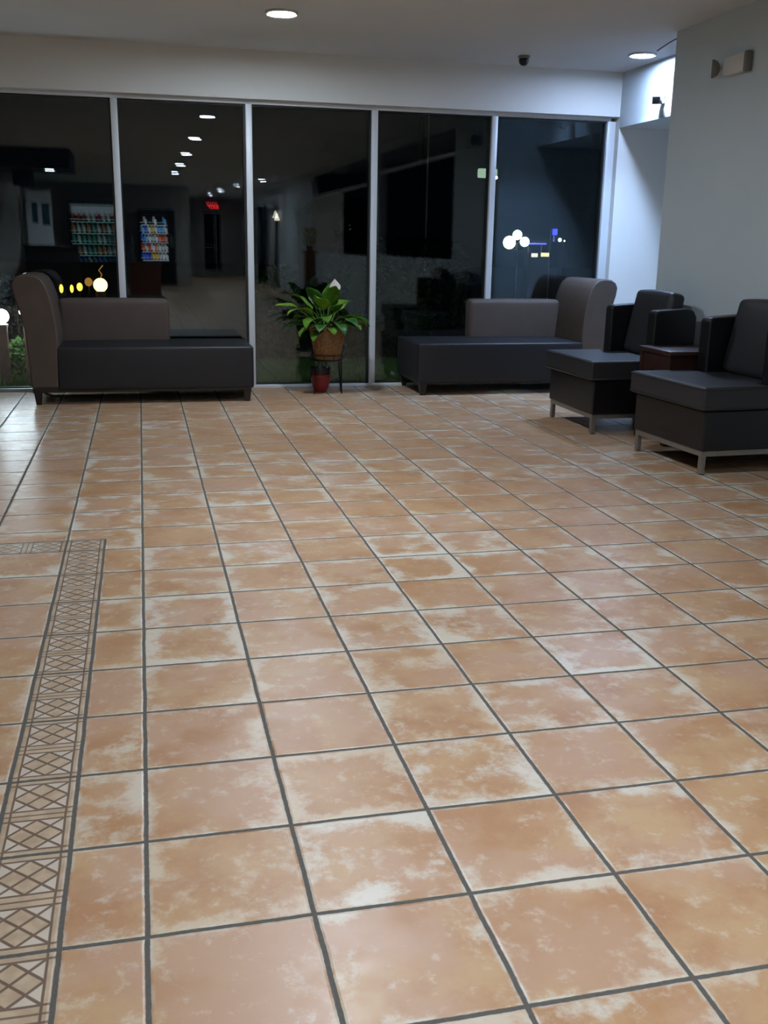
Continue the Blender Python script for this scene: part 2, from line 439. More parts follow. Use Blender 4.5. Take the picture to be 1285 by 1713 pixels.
# ------------------------------------------------------------------ ceiling downlights
def lamp_mat(name, rgb, s): return glow(name, rgb, s)
M['lens_main'] = lamp_mat('lens_neutral', (228, 240, 255), 370)
M['lens_cool'] = lamp_mat('lens_cool', (188, 212, 255), 280)
M['lens_dim'] = lamp_mat('lens_corridor', (238, 244, 255), 300)
def downlight(loc, m, label, watts=11, rgb=(228, 240, 255), spread=110):
    t = empty('downlight', loc, label, 'ceiling light', 'round recessed downlights in the lobby ceiling')
    mk('trim_ring', lathe(B(), [(.36, 0), (.37, -.03), (.33, -.05), (.29, -.035), (.29, 0)], 40, cap0=False, cap1=False), M['white_plastic'], t, smooth=40)
    mk('lens', lathe(B(), [(.30, -.012), (.285, -.034)], 40), m, t)
    la = bpy.data.lights.new('led', 'AREA'); la.shape = 'DISK'; la.size = .5 * S; la.energy = watts; la.color = lin(rgb); la.spread = math.radians(spread)
    lo = bpy.data.objects.new('led', la); lo.location = (0, 0, -.05 * S); COL.objects.link(lo); lo.parent = t
    return t
downlight((3.35, 18.3, H), M['lens_main'], 'round lit recessed ceiling downlight near the top of the photo, left of the dome camera', 5)
downlight((12.88, 20.25, H), M['lens_cool'], 'round lit cool-white ceiling downlight in the corner beside the white boxed beam', 22, (174, 207, 255), 100)
ordn = ['nearest', 'second', 'third', 'fourth', 'fifth']
for k, y in enumerate((8.9, -.3, -9.5, -18.4, -27.0)):
    downlight((3.0, y, H), M['lens_main'], 'ceiling downlight mirrored in the glass, %s from the top in the row of five' % ordn[k])
for k, (x, y) in enumerate(((10.1, -33), (8.9, -42.1), (8.2, -52), (7.9, -61.5))):
    downlight((x, y, H), M['lens_dim'], 'small far downlight mirrored in the glass above the exit sign, %s from the right' % ordn[k])

downlight((-4.6, -10.5, H - 1.05), M['lens_main'], 'lit downlight under the dark soffit of the mirrored reception desk')

# ------------------------------------------------------------------ chaise longues
def make_chaise(mirror):
    s = -1 if mirror else 1
    t = empty('chaise_longue')
    # local: x along the length (back-rest at -x), y = 0 front, z up; x = 0 in the middle
    prof = [(-2.60, .42), (-2.615, .92), (-2.67, 1.83), (-2.78, 2.38), (-2.875, 2.72), (-2.90, 2.92), (-2.84, 3.06), (-2.70, 3.14), (-2.51, 3.16), (-2.33, 3.13),
            (-2.20, 3.04), (-2.11, 2.88), (-2.02, 2.60), (-1.94, 2.10), (-1.905, 1.6), (-1.93, 1.2), (-1.97, .42)]
    prof = [(s * a, b) for a, b in prof]
    bm = prism(B(), prof, 'y', 0.0, 2.26, .045, 3)
    mk('backrest', bm, M['taupe'], t, smooth=50, wn=True)
    a, b = sorted((s * -2.0, s * .83))
    bm = pillow(B(), (a + b) / 2, 2.03, 1.88, b - a, .46, 1.24, .13, 8, .02); mk('side_bolster', bm, M['taupe'], t, smooth=60)
    a, b = sorted((s * -1.97, s * 2.87))
    bm = pillow(B(), (a + b) / 2, 1.13, .885, b - a, 2.26, 1.07, .06, 10, .03); mk('seat', bm, M['charcoal'], t, smooth=60)
    for x in (-2.46, 2.70):
        for y in (.13, 2.1):
            bm = B(); r = bmesh.ops.create_cone(bm, cap_ends=True, segments=4, radius1=.085, radius2=.15, depth=.36)
            bmesh.ops.rotate(bm, cent=(0, 0, 0), matrix=Matrix.Rotation(PI / 4, 3, 'Z'), verts=bm.verts)
            bmesh.ops.translate(bm, vec=(s * x, y, .18), verts=bm.verts)
            mk('leg', bm, M['dark_wood'], t)
    bm = box(B(), min(s * -2.58, s * 2.8), max(s * -2.58, s * 2.8), .04, 2.24, .30, .44); mk('plinth', bm, M['dark_wood'], t)
    return t
c = make_chaise(False); c.location = (0, 20.68 * S, 0)
tag(c, 'taupe and charcoal chaise longue with rolled back at its left end, left of the plant', 'sofa')
c = make_chaise(True); c.location = (10.24 * S, 21.14 * S, 0); c.rotation_euler = (0, 0, math.radians(.9))
tag(c, 'taupe and charcoal chaise longue with rolled back on its right end, beside the armchairs', 'sofa')

# ------------------------------------------------------------------ armchairs
def make_chair():
    t = empty('armchair')
    hl, hb_, hc, D = 1.18, 1.22, 1.30, 2.32
    mk('base', box(B(), -.03, D - .02, -hb_, hb_, .437, 1.18, .035, 3), M['black_leather'], t, smooth=50, wn=True)
    # T-shaped seat cushion: full width in front of the arms, narrower between them
    pts = [(-.145, -hc), (1.22, -hc), (1.26, -hc + .06), (1.26, -.87), (1.98, -.87), (1.98, .87), (1.26, .87), (1.26, hc - .06), (1.22, hc), (-.145, hc)]
    bm = prism(B(), pts, 'z', 1.19, 1.62, .05, 4); sc = mk('seat_cushion', bm, M['grey_leather'], t, smooth=60, wn=True)
    bm = B()
    for z in (1.235, 1.585):
        tube(bm, [(1.15, -hc - .004, z), (-.12, -hc - .004, z), (-.149, -hc + .03, z), (-.149, hc - .03, z), (-.12, hc + .004, z), (1.15, hc + .004, z)], .014, 6)
    mk('piping', bm, M['piping'], sc, smooth=60)
    for sg in (-1, 1):
        a, b = sorted((sg * .885, sg * 1.225))
        bm = prism(B(), [(1.30, 1.16), (1.30, 2.62), (1.36, 2.69), (2.1, 2.74), (2.24, 2.70), (D, 2.56), (D, 1.16)], 'y', a, b, .05, 3)
        mk('arm', bm, M['black_leather'], t, smooth=50, wn=True)
    mk('back_panel', box(B(), 2.08, D - .01, -.89, .89, 1.16, 2.72, .04, 3), M['black_leather'], t, smooth=50, wn=True)
    Mr = Matrix.Rotation(math.radians(11), 3, 'Y')
    bm = pillow(B(), 1.925, 0, 2.33, .38, 1.70, 1.44, .11, 8, .05, Mr); bc = mk('back_cushion', bm, M['grey_leather'], t, smooth=60)
    mk('stretcher_rail', box(box(box(box(B(), 0, .1, -hl, hl, .34, .435), D - .14, D - .04, -hl, hl, .34, .435), .1, D - .14, -hl, -hl + .1, .34, .435), .1, D - .14, hl - .1, hl, .34, .435), M['steel'], t)
    for x in (0, D - .14):
        for y in (-hl, hl - .1):
            lg = mk('leg', box(B(), x, x + .1, y, y + .1, .015, .345, .008, 1), M['steel'], t)
            mk('glide', box(B(), x + .015, x + .085, y + .015, y + .085, 0, .02), M['black_plastic'], lg)
    return t
ch = make_chair()
ch2 = cp_tree(ch)
ch.location = (9.70 * S, 16.18 * S, 0)
tag(ch, 'dark leather armchair on steel legs, farther of the two, next to the chaise longue', 'armchair', 'leather armchairs along the right wall')
ch2.location = (9.885 * S, 12.0 * S, 0); ch2.rotation_euler = (0, 0, .05)
tag(ch2, 'dark leather armchair on steel legs, nearest the camera, cut by the right edge', 'armchair', 'leather armchairs along the right wall')

# side table between the armchairs
t = empty('side_table', (11.4, 14.1, 0), 'low reddish wooden side table squeezed between the two armchairs', 'table')
mk('table_top', box(B(), -.82, .82, -.70, .70, 1.88, 1.97, .015), M['red_wood'], t, smooth=40)
for x in (-.78, .66):
    for y in (-.66, .54): mk('leg', box(B(), x, x + .12, y, y + .12, 0, 1.88), M['red_wood'], t)
for sg in (-1, 1):
    bm = B(); pts = [(-.54, .25), (-.54, 1.88), (.54, 1.88), (.54, .25), (.34, .25), (.34, 1.35), (.2, 1.52), (-.2, 1.52), (-.34, 1.35), (-.34, .25)]
    prism(bm, pts, 'x', min(sg * .7, sg * .76), max(sg * .7, sg * .76)); mk('arched_panel', bm, M['red_wood'], t)
mk('side_panel', box(B(), -.66, .66, -.65, -.59, .25, 1.88), M['red_wood'], t)
mk('side_panel', box(B(), -.66, .66, .59, .65, .25, 1.88), M['red_wood'], t)

# ------------------------------------------------------------------ plant group
PX, PY = 5.0, 22.02
t = empty('plant_stand', (PX, PY, 0), 'black wire plant stand on hairpin legs by the window', 'plant stand')
mk('ring', tube(tube(B(), [(.44 * math.cos(a), .44 * math.sin(a), .92) for a in [2 * PI * i / 40 for i in range(40)]], .02, 8, True), [(.44 * math.cos(a), .44 * math.sin(a), 1.06) for a in [2 * PI * i / 40 for i in range(40)]], .014, 8, True), M['black_metal'], t, smooth=60)
bm = B()
for a in (0, PI / 2): tube(bm, [(-.44 * math.cos(a), -.44 * math.sin(a), .92), (.44 * math.cos(a), .44 * math.sin(a), .92)], .014, 6)
for a in [2 * PI * i / 10 for i in range(10)]: tube(bm, [(.44 * math.cos(a), .44 * math.sin(a), .92), (.44 * math.cos(a), .44 * math.sin(a), 1.06)], .009, 6)
mk('cross_brace', bm, M['black_metal'], t, smooth=60)
for a in (math.radians(-38), math.radians(-142), math.radians(100), math.radians(22)):
    ca, sa = math.cos(a), math.sin(a); px, py = -sa * .07, ca * .07
    bm = tube(B(), [(ca * .43 + px, sa * .43 + py, .92), (ca * .475 + px * .3, sa * .475 + py * .3, .04), (ca * .478, sa * .478, .012), (ca * .475 - px * .3, sa * .475 - py * .3, .04), (ca * .43 - px, sa * .43 - py, .92)], .011, 6)
    mk('hairpin_leg', bm, M['black_metal'], t, smooth=60)

t = empty('wicker_basket', (PX + .03, PY, .94), 'round brown wicker basket holding the peace lily', 'basket')
NW = 144
prof = [(.31 + .17 * (k / 44) ** .8, .86 * k / 44) for k in range(45)]
wv = lambda k, i: .012 * math.sin(k * PI) + .014 * (1 if (i // 3) % 2 == (k // 2) % 2 else -1) * (0.6 if k % 2 else 1)
bm = lathe(B(), prof, NW, cap1=False, fn=wv)
mk('weave', bm, M['wicker'], t, smooth=70)
for i in range(24):
    a = 2 * PI * i / 24
    mk('stake', tube(B(), [((r + .012) * math.cos(a), (r + .012) * math.sin(a), z) for r, z in prof[::4]], .012, 6), M['wicker'], t, smooth=70)
bm = B()
for k in range(2): tube(bm, [((.485 + .012 * math.sin(i * .9 + k * PI)) * math.cos(2 * PI * i / 64), (.485 + .012 * math.sin(i * .9 + k * PI)) * math.sin(2 * PI * i / 64), .87 + .018 * math.cos(i * .9 + k * PI)) for i in range(64)], .02, 6, True)
mk('rim', bm, M['wicker'], t, smooth=70)
bm = B()
for k in range(2): tube(bm, [((.325 + .010 * math.sin(i * .9 + k * PI)) * math.cos(2 * PI * i / 48), (.325 + .010 * math.sin(i * .9 + k * PI)) * math.sin(2 * PI * i / 48), .03 + .015 * math.cos(i * .9 + k * PI)) for i in range(48)], .022, 6, True)
mk('base_band', bm, M['wicker'], t, smooth=70)

lily = empty('peace_lily', (PX, PY, 1.62), 'green leafy peace lily with white flowers in the wicker basket', 'plant')
mk('soil', lathe(B(), [(.40, 0), (.41, .04)], 24), M['soil'], lily)
def leaf(name, az, up, L, Wd, droop, h0, fold=.25, twist=0.0, m='lily', base=.05, dL=None):
    """arching petiole and pointed blade; az heading, up = starting climb angle, droop = total bend (rad)"""
    bm = B(); N = 14
    d = Vector((math.cos(az), math.sin(az), 0)); side = Vector((-math.sin(az), math.cos(az), 0)); zz = Vector((0, 0, 1))
    p = d * base; ang = up; path = []
    # petiole
    step = h0 / 6
    for i in range(6): path.append((p.copy(), ang)); p = p + (d * math.cos(ang) + zz * math.sin(ang)) * step; ang -= droop * .25 / 6
    tube(bm, [q for q, _ in path] + [p], .012, 5)
    rows = []
    for i in range(N + 1):
        s_ = i / N
        w = Wd * (math.sin(PI * min(1, s_ ** .75)) ** .85 if 0 < s_ < 1 else 0.0) + .001
        fw = d * math.cos(ang) + zz * math.sin(ang); nrm = -d * math.sin(ang) + zz * math.cos(ang)
        tw = twist * s_; sd = side * math.cos(tw) + nrm * math.sin(tw); nn = nrm * math.cos(tw) - side * math.sin(tw)
        wav = .02 * math.sin(s_ * 11 + az * 3)
        rows.append([bm.verts.new(p + sd * (w * k) + nn * (abs(k) * fold * w + (wav if abs(k) > .9 else 0))) for k in (-1, -.5, 0, .5, 1)])
        p = p + fw * (L / N); ang -= droop * .75 / N * (1.4 if s_ > .4 else .6)
    for a, b in zip(rows, rows[1:]):
        for k in range(4): bm.faces.new((a[k], a[k + 1], b[k + 1], b[k]))
    o = mk(name, bm, M[m], lily, smooth=180)
    md = o.modifiers.new('thickness', 'SOLIDIFY'); md.thickness = .0012
    return o
R = math.radians
specs = [  # az, up, length, half-width, droop, petiole, fold, twist
    (R(205), R(62), .85, .16, 1.9, .62, .25, .2), (R(182), R(52), .80, .14, 1.25, .78, .2, -.3), (R(232), R(50), .72, .17, 2.0, .55, .3, .2),
    (R(250), R(40), .62, .15, 1.7, .50, .25, -.2), (R(222), R(25), .60, .15, 1.35, .55, .2, .4), (R(275), R(48), .55, .17, 2.2, .36, .25, .1),
    (R(262), R(66), .52, .15, 2.4, .52, .25, .5), (R(290), R(55), .70, .19, 2.5, .42, .2, -.2), (R(310), R(58), .72, .15, 2.2, .50, .25, .3),
    (R(332), R(55), .78, .17, 2.1, .52, .3, -.3), (R(352), R(48), .75, .16, 1.9, .55, .25, .3), (R(20), R(50), .75, .15, 1.8, .55, .25, -.2),
    (R(330), R(78), .62, .08, .35, .62, .5, 0), (R(150), R(68), .80, .18, 1.35, .72, .25, .3), (R(110), R(72), .85, .17, 1.1, .66, .2, -.3),
    (R(70), R(74), .80, .15, 1.0, .78, .25, .2), (R(40), R(66), .78, .16, 1.4, .62, .3, .1), (R(195), R(36), .70, .14, 1.2, .52, .3, .2),
    (R(170), R(30), .72, .14, 1.3, .50, .3, -.2), (R(130), R(45), .72, .16, 1.6, .55, .25, .2), (R(90), R(50), .72, .15, 1.7, .55, .25, .2),
    (R(300), R(72), .62, .17, 1.5, .66, .2, .5), (R(245), R(74), .66, .18, 1.3, .70, .2, -.4), (R(5), R(34), .62, .13, 1.2, .55, .3, -.3),
    (R(215), R(76), .70, .17, .9, .74, .25, .3), (R(282), R(80), .66, .18, .9, .78, .25, -.3), (R(325), R(38), .60, .15, 1.5, .45, .3, .4), (R(240), R(18), .56, .13, 1.3, .45, .3, .2)]
for s_ in specs: leaf('leaf', s_[0], s_[1], s_[2] * 1.06, s_[3] * 1.32, *s_[4:])
def flower(az, up, h, size, tilt):
    bm = B(); d = Vector((math.cos(az), math.sin(az), 0)); top = d * math.cos(up) * h + Vector((0, 0, math.sin(up) * h))
    tube(bm, [d * .03, d * .03 + (top - d * .03) * .5 + Vector((0, 0, .03)), top], .012, 6)
    st = mk('flower_stalk', bm, M['stalk'], lily, smooth=60)
    bm = B(); rows = []
    for i in range(11):
        s_ = i / 10; w = size * .46 * math.sin(PI * min(1, s_ ** .7)) + .001
        rows.append([bm.verts.new(top + Vector((w * math.sin(k * 1.25), .10 * size + w * (1 - math.cos(k * 1.25)) * -1.0 + tilt * s_ * s_ * size * .3, s_ * size - .03))) for k in (-1, -.5, 0, .5, 1)])
    for a, b in zip(rows, rows[1:]):
        for k in range(4): bm.faces.new((a[k], a[k + 1], b[k + 1], b[k]))
    o = mk('spathe', bm, M['spathe'], st, smooth=180); md = o.modifiers.new('thickness', 'SOLIDIFY'); md.thickness = .001
    bm = B(); ball(bm, (top.x, top.y - .01, top.z + size * .32), .026, 10, size * 7)
    mk('spadix', bm, M['spadix'], st, smooth=180)
flower(R(-58), R(74), 1.2, .34, -.2)
flower(R(190), R(66), .98, .26, .3)
flower(R(240), R(70), .82, .2, .3)

t = empty('flower_pot', (4.86, 22.14, 0), 'small red flower pot with a black liner under the plant stand', 'pot')
mk('pot', lathe(B(), [(.14, .02), (.17, .03), (.225, .16), (.262, .33), (.275, .46), (.288, .47), (.288, .505), (.262, .505), (.25, .40)], 40, cap1=False), M['red_glaze'], t, smooth=40)
mk('saucer_foot', lathe(B(), [(.13, 0), (.15, .005), (.15, .025), (.13, .03)], 32), M['red_glaze'], t, smooth=40)
mk('liner', lathe(B(), [(.20, .30), (.25, .42), (.262, .66), (.285, .665), (.285, .70), (.25, .70), (.235, .62), (.0, .62)], 40, cap1=False), M['black_plastic'], t, smooth=40)

# ------------------------------------------------------------------ small fixtures
t = empty('dome_camera', (10.1, 21.4, H), 'small black dome camera on the ceiling above the window', 'security camera')
mk('mount', lathe(B(), [(.15, 0), (.16, -.05), (.13, -.07)], 28), M['grey_plastic'], t, smooth=40)
mk('dome', lathe(B(), [(.13, -.06), (.135, -.11), (.12, -.18), (.08, -.225), (.03, -.245)], 28), M['black_plastic'], t, smooth=60)
t = empty('wall_camera', (13.65, 20.40, 7.78), 'small bullet camera with dark face on the white boxed beam in the corner', 'security camera')
mk('bracket', box(box(B(), -.06, 0, -.10, .10, -.12, .12, .02), -.20, -.04, -.035, .035, -.04, .04), M['white_plastic'], t)
Mr = Matrix.Rotation(math.radians(-28), 3, 'Z') @ Matrix.Rotation(math.radians(14), 3, 'X')
bm = box(B(), -.09, .09, -.16, .16, -.085, .085, .02); bmesh.ops.rotate(bm, cent=(0, 0, 0), matrix=Mr, verts=bm.verts); bmesh.ops.translate(bm, vec=(-.22, -.02, -.01), verts=bm.verts)
mk('housing', bm, M['white_plastic'], t, smooth=40)
bm = box(B(), -.10, .10, -.20, -.155, -.095, .095, .02); bmesh.ops.rotate(bm, cent=(0, 0, 0), matrix=Mr, verts=bm.verts); bmesh.ops.translate(bm, vec=(-.22, -.02, -.01), verts=bm.verts)
mk('lens_face', bm, M['black_plastic'], t, smooth=40)
t = empty('emergency_light', (12.3, 14.75, 7.68), 'pale boxy emergency light with a half-dome lamp head high on the right wall', 'emergency light')
mk('housing', box(B(), -.16, .03, -.42, .34, -.18, .18, .03), M['white_plastic'], t, smooth=40)
mk('end_cap', box(B(), -.17, -.01, -.52, -.42, -.20, .20, .03), M['grey_plastic'], t, smooth=40)
bm = B(); lathe(bm, [(.185, 0), (.18, .05), (.14, .12), (.07, .16), (.01, .17)], 28); bmesh.ops.rotate(bm, cent=(0, 0, 0), matrix=Matrix.Rotation(PI / 2, 3, 'Y'), verts=bm.verts); bmesh.ops.rotate(bm, cent=(0, 0, 0), matrix=Matrix.Rotation(R(-31), 3, 'Z'), verts=bm.verts); bmesh.ops.translate(bm, vec=(-.26, .60, 0), verts=bm.verts)
mk('lamp_head', bm, M['grey_plastic'], t, smooth=60)
mk('neck', box(B(), -.14, -.08, .33, .60, -.03, .03), M['white_plastic'], t)
o = mk('ceiling_cable', tube(B(), [(12.97, 19.65, H - .015), (12.84, 19.1, H - .02), (12.74, 18.6, H - .016), (12.66, 18.05, H - .014), (12.60, 17.47, H - .014)], .014, 6), M['grey_plastic'], smooth=60)
tag(o, 'thin grey cable along the ceiling near the corner downlight', 'cable')

# ------------------------------------------------------------------ far part of the lobby (shows mirrored in the glazing)
M['lit_a'] = glow('lit_shelf_teal', (150, 215, 205), 1.6, False)  # shelves glow themselves, in place of lamps inside the machines
M['lit_b'] = glow('lit_shelf_white', (225, 235, 245), 2.2, False)
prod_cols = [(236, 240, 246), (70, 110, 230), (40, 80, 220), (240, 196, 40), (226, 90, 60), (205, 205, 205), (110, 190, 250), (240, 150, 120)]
prod = [mat('wrapper_%d' % i, c, 0.35, var=.25, nscale=30, **{'Emission Color': (*lin(c), 1), 'Emission Strength': 1.5}) for i, c in enumerate(prod_cols)]  # wrappers emit their own colour to stand for the machine's inside light
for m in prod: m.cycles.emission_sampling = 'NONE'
cname = ['white', 'blue', 'dark blue', 'yellow', 'red', 'grey', 'light blue', 'salmon']
# snack machine
t = empty('snack_machine', (1.8, -45.0, 0), 'black glass-fronted snack vending machine mirrored in the second window pane', 'vending machine')
bm = B(); box(bm, -1.6, 1.6, -.95, -.85, 0, 6.64); box(bm, -1.6, -1.38, -.85, 1.0, 0, 6.64); box(bm, .95, 1.6, -.85, 1.0, 0, 6.64); box(bm, -1.38, .95, -.85, 1.0, 6.3, 6.64); box(bm, -1.38, .95, -.85, 1.0, 0, 2.2)
mk('cabinet', bm, M['cabinet'], t)
for z in (2.25, 3.0, 3.8, 4.6, 5.35): mk('shelf', box(B(), -1.38, .95, -.8, .75, z, z + .06), M['lit_b'], t)
mk('delivery_flap', box(B(), -1.1, .7, 1.0, 1.04, .9, 1.6), M['black_plastic'], t)
mk('keypad', box(B(), 1.1, 1.45, 1.0, 1.05, 3.4, 4.4), M['grey_plastic'], t)
proto = {}
rnd = random.Random(4)
snm = ['bottom', 'second', 'third', 'fourth', 'top']
for r_, z in enumerate((2.31, 3.06, 3.86, 4.66, 5.41)):
    for k in range(8 if r_ < 4 else 3):
        ci = [1, 1, 2, 3, 3, 5, 0, 0][k] if r_ == 0 else ([4, 5, 4, 0, 7, 0, 5, 0][k] if r_ == 1 else ([1, 6, 0, 5, 0, 7, 4, 7][k] if r_ == 2 else ([6, 1, 0, 3, 0, 6, 6, 0][k] if r_ == 3 else [5, 0, 6][k])))
        x = -1.25 + .29 * k if r_ < 4 else -1.0 + .85 * k
        if ci not in proto:
            bm = pillow(B(), 0, 0, .24, .2, .1, .46, .04, 3, .03); o = mk('snack_packet', bm, prod[ci], smooth=60); proto[ci] = o
        else:
            o = proto[ci].copy(); COL.objects.link(o)
        o.location = Vector((1.8 + x, -44.45, z)) * S
        tag(o, '%s snack packet on the %s shelf of the lit snack machine' % (cname[ci], snm[r_]), 'snack', 'snack packets in the vending machine')
# drinks cooler
t = empty('drinks_cooler', (-3.45, -45.0, 0), 'lit drinks cooler full of bottles mirrored in the leftmost window pane', 'cooler')
bm = B(); box(bm, -2.3, 2.3, -.95, -.85, 0, 7.1); box(bm, -2.3, -2.18, -.85, .9, 0, 7.1); box(bm, 2.18, 2.3, -.85, .9, 0, 7.1); box(bm, -2.18, 2.18, -.85, .9, 6.95, 7.1); box(bm, -2.18, 2.18, -.85, .9, 0, .9)
mk('cabinet', bm, M['cabinet'], t)
mk('light_panel', box(B(), -2.15, 2.15, -.84, -.80, 6.1, 6.9), glow('cooler_header', (190, 205, 215), 1.0, False), t)
zs = (1.6, 2.6, 3.6, 4.5, 5.5)
for z in zs: mk('shelf', box(B(), -2.17, 2.17, -.8, .7, z, z + .07), M['lit_a'], t)
bpro = {}
bcols = [((120, 190, 175), 'green'), ((90, 160, 255), 'blue'), ((240, 170, 120), 'amber'), ((235, 240, 240), 'clear'), ((190, 60, 70), 'red')]
for r_, z in enumerate(zs):
    for k in range(10):
        ci = {0: [1, 1, 3], 1: [0, 3, 2], 2: [0, 3, 0], 3: [0, 2, 3], 4: [4, 3, 3]}[r_][rnd.randrange(3)]
        x = -1.95 + .43 * k
        if ci not in bpro:
            mm = mat('bottle_%d' % ci, bcols[ci][0], .2, var=.2, **{'Emission Color': (*lin(bcols[ci][0]), 1), 'Emission Strength': .35}); mm.cycles.emission_sampling = 'NONE'  # light inside the cooler put into the bottles as a faint glow
            o = mk('drink_bottle', lathe(B(), [(.11, 0), (.115, .05), (.115, .42), (.05, .58), (.05, .68)], 10), mm, smooth=40); bpro[ci] = o
        else:
            o = bpro[ci].copy(); COL.objects.link(o)
        o.location = Vector((-3.45 + x, -44.5, z + .07)) * S
        tag(o, '%s drink bottle on the %s shelf of the lit drinks cooler' % (bcols[ci][1], snm[r_]), 'bottle', 'bottles in the drinks cooler')
# breakfast counter, desk, reception
t = empty('breakfast_counter', (-2.6, -20, 0), 'dark laminate counter mirrored below the drinks cooler', 'counter')
mk('counter_top', box(B(), -1.9, 1.9, -1, 1, 2.42, 2.54, .02), M['counter'], t)
mk('counter_body', box(B(), -1.8, 1.8, -.9, .9, 0, 2.42), M['counter'], t)
t = empty('desk', (.5, -20, 0), 'reddish brown wooden desk mirrored in front of the snack machine', 'desk')
mk('desk_top', box(B(), -1.1, 1.1, -1, 1, 2.35, 2.47, .02), M['desk_wood'], t)
mk('front_panel', box(B(), -1.0, 1.0, .85, .95, 0, 2.35), M['desk_wood'], t)
for x in (-1.0, .88): mk('side_panel', box(B(), x, x + .12, -.95, .85, 0, 2.35), M['desk_wood'], t)
t = empty('display_dome', (-1.0, -20, 2.54), 'big clear display dome standing on the mirrored counter', 'display dome')
mk('tray', lathe(B(), [(.82, 0), (.85, .06)], 32), M['steel'], t)
mk('dome', lathe(B(), [(.8, .06), (.8, 1.3), (.7, 1.75), (.45, 2.1), (.1, 2.25)], 32, cap0=False), M['dome_glass'], t, smooth=60)
t = empty('reception_counter', (-4.9, -13.0, 0), 'dark brown reception counter mirrored in the leftmost window pane', 'counter')
mk('counter_top', box(B(), -1.6, 1.6, -.9, .9, 3.45, 3.6, .02), M['counter'], t)
mk('counter_body', box(B(), -1.5, 1.5, -.8, .8, 0, 3.45), M['counter'], t)
t = empty('notice_board', (-5.5, -13.2, 3.6), 'white notice board with two dark teal squares standing on the reception counter', 'notice board')
mk('board', box(B(), -.75, .7, -.06, 0, 0, 3.1), M['plaque'], t)
mk('teal_print', box(B(), -.45, -.12, 0, .012, 1.25, 2.45), M['teal'], t); mk('teal_print', box(B(), .12, .55, 0, .012, 1.15, 2.4), M['teal'], t)
t = empty('wall_screen', (-6.1, -11.5, 6.9), 'black screen mirrored high in the leftmost window pane', 'screen')
mk('screen_body', box(B(), -.6, .55, -.12, .12, 0, 1.5, .03), M['screen'], t); mk('hanger', box(B(), -.08, .08, -.06, .06, 1.5, 1.9), M['black_metal'], t)
# pedestal with yellow-green plant
t = empty('pedestal', (8.55, 0, 0), 'tall narrow brown pedestal mirrored behind the peace lily', 'pedestal')
mk('column', box(B(), -.26, .26, -.26, .26, .12, 3.5, .02), M['brown_panel'], t); mk('foot', box(B(), -.34, .34, -.34, .34, 0, .12), M['brown_panel'], t); mk('top', box(B(), -.34, .34, -.34, .34, 3.5, 3.62), M['brown_panel'], t)
def shrub(name, loc, rx, ry, h, nl, size, m, label, cat, group=None, seed=1, z0=0.0, stem=True, top=.5):
    t = empty(name, loc, label, cat, group)
    r = random.Random(seed); bm = B()
    for _ in range(nl):
        a = r.uniform(0, 2 * PI); q = r.random() ** .4; w = r.uniform(z0, 1)
        prof_ = math.sin(PI * min(.97, .12 + w * .86)) ** top
        p = Vector((rx * q * prof_ * math.cos(a), ry * q * prof_ * math.sin(a), w * h))
        dirv = Vector((math.cos(a) + r.uniform(-.7, .7), math.sin(a) + r.uniform(-.7, .7), r.uniform(-.2, 1.2))).normalized()
        sd = dirv.cross(Vector((r.uniform(-1, 1), r.uniform(-1, 1), r.uniform(-1, 1)))).normalized(); L = size * r.uniform(.7, 1.3); W_ = L * .32
        v = [bm.verts.new(p), bm.verts.new(p + dirv * L * .5 + sd * W_), bm.verts.new(p + dirv * L), bm.verts.new(p + dirv * L * .5 - sd * W_)]
        bm.faces.new(v)
    mk('foliage', bm, m, t)
    if stem: mk('stem', tube(B(), [(0, 0, 0), (.03 * rx, .02, h * .4), (0, .03, h * .75)], [.06 * max(.4, h / 3), .05 * max(.4, h / 3), .02], 6), M['bark'], t, smooth=60)
    return t
t = empty('potted_plant', (8.55, 0, 3.62), 'small yellow-green plant on the brown pedestal, mirrored above the peace lily', 'plant')
mk('pot', lathe(B(), [(.14, 0), (.2, .25), (.17, .25)], 20), M['brown_panel'], t, smooth=40)
bm = B(); r = random.Random(9)
for _ in range(160):
    a = r.uniform(0, 2 * PI); q = .3 * r.random() ** .5; p = Vector((q * math.cos(a), q * math.sin(a), .25 + r.random() * .75)); dv = Vector((math.cos(a) * .5, math.sin(a) * .5, 1)).normalized(); sd = dv.cross(Vector((r.random(), r.random(), .2))).normalized()
    bm.faces.new([bm.verts.new(p), bm.verts.new(p + dv * .1 + sd * .03), bm.verts.new(p + dv * .2), bm.verts.new(p + dv * .1 - sd * .03)])
mk('foliage', bm, M['yellow_leaf'], t)
# exit sign
t = empty('exit_sign', (8.9, -73.95, 7.62), 'red lit exit sign mirrored above the far glass door', 'exit sign')
mk('housing', box(B(), -.85, .85, -.04, .08, 0, .78, .02), M['white_plastic'], t)
cu = bpy.data.curves.new('exit_text', 'FONT'); cu.body = 'EXIT'; cu.size = .62 * S; cu.align_x = 'CENTER'; cu.extrude = .01 * S; cu.offset = .012 * S
tmp = bpy.data.objects.new('exit_text', cu); COL.objects.link(tmp)
bpy.context.view_layer.update()
me = bpy.data.meshes.new_from_object(tmp.evaluated_get(bpy.context.evaluated_depsgraph_get()))
bpy.data.objects.remove(tmp)
me.materials.clear(); me.materials.append(glow('exit_red', (255, 40, 46), 9, False))
o = bpy.data.objects.new('lettering', me); COL.objects.link(o); o.parent = t
o.rotation_euler = (PI / 2, 0, PI); o.location = (0, .10 * S, .17 * S)
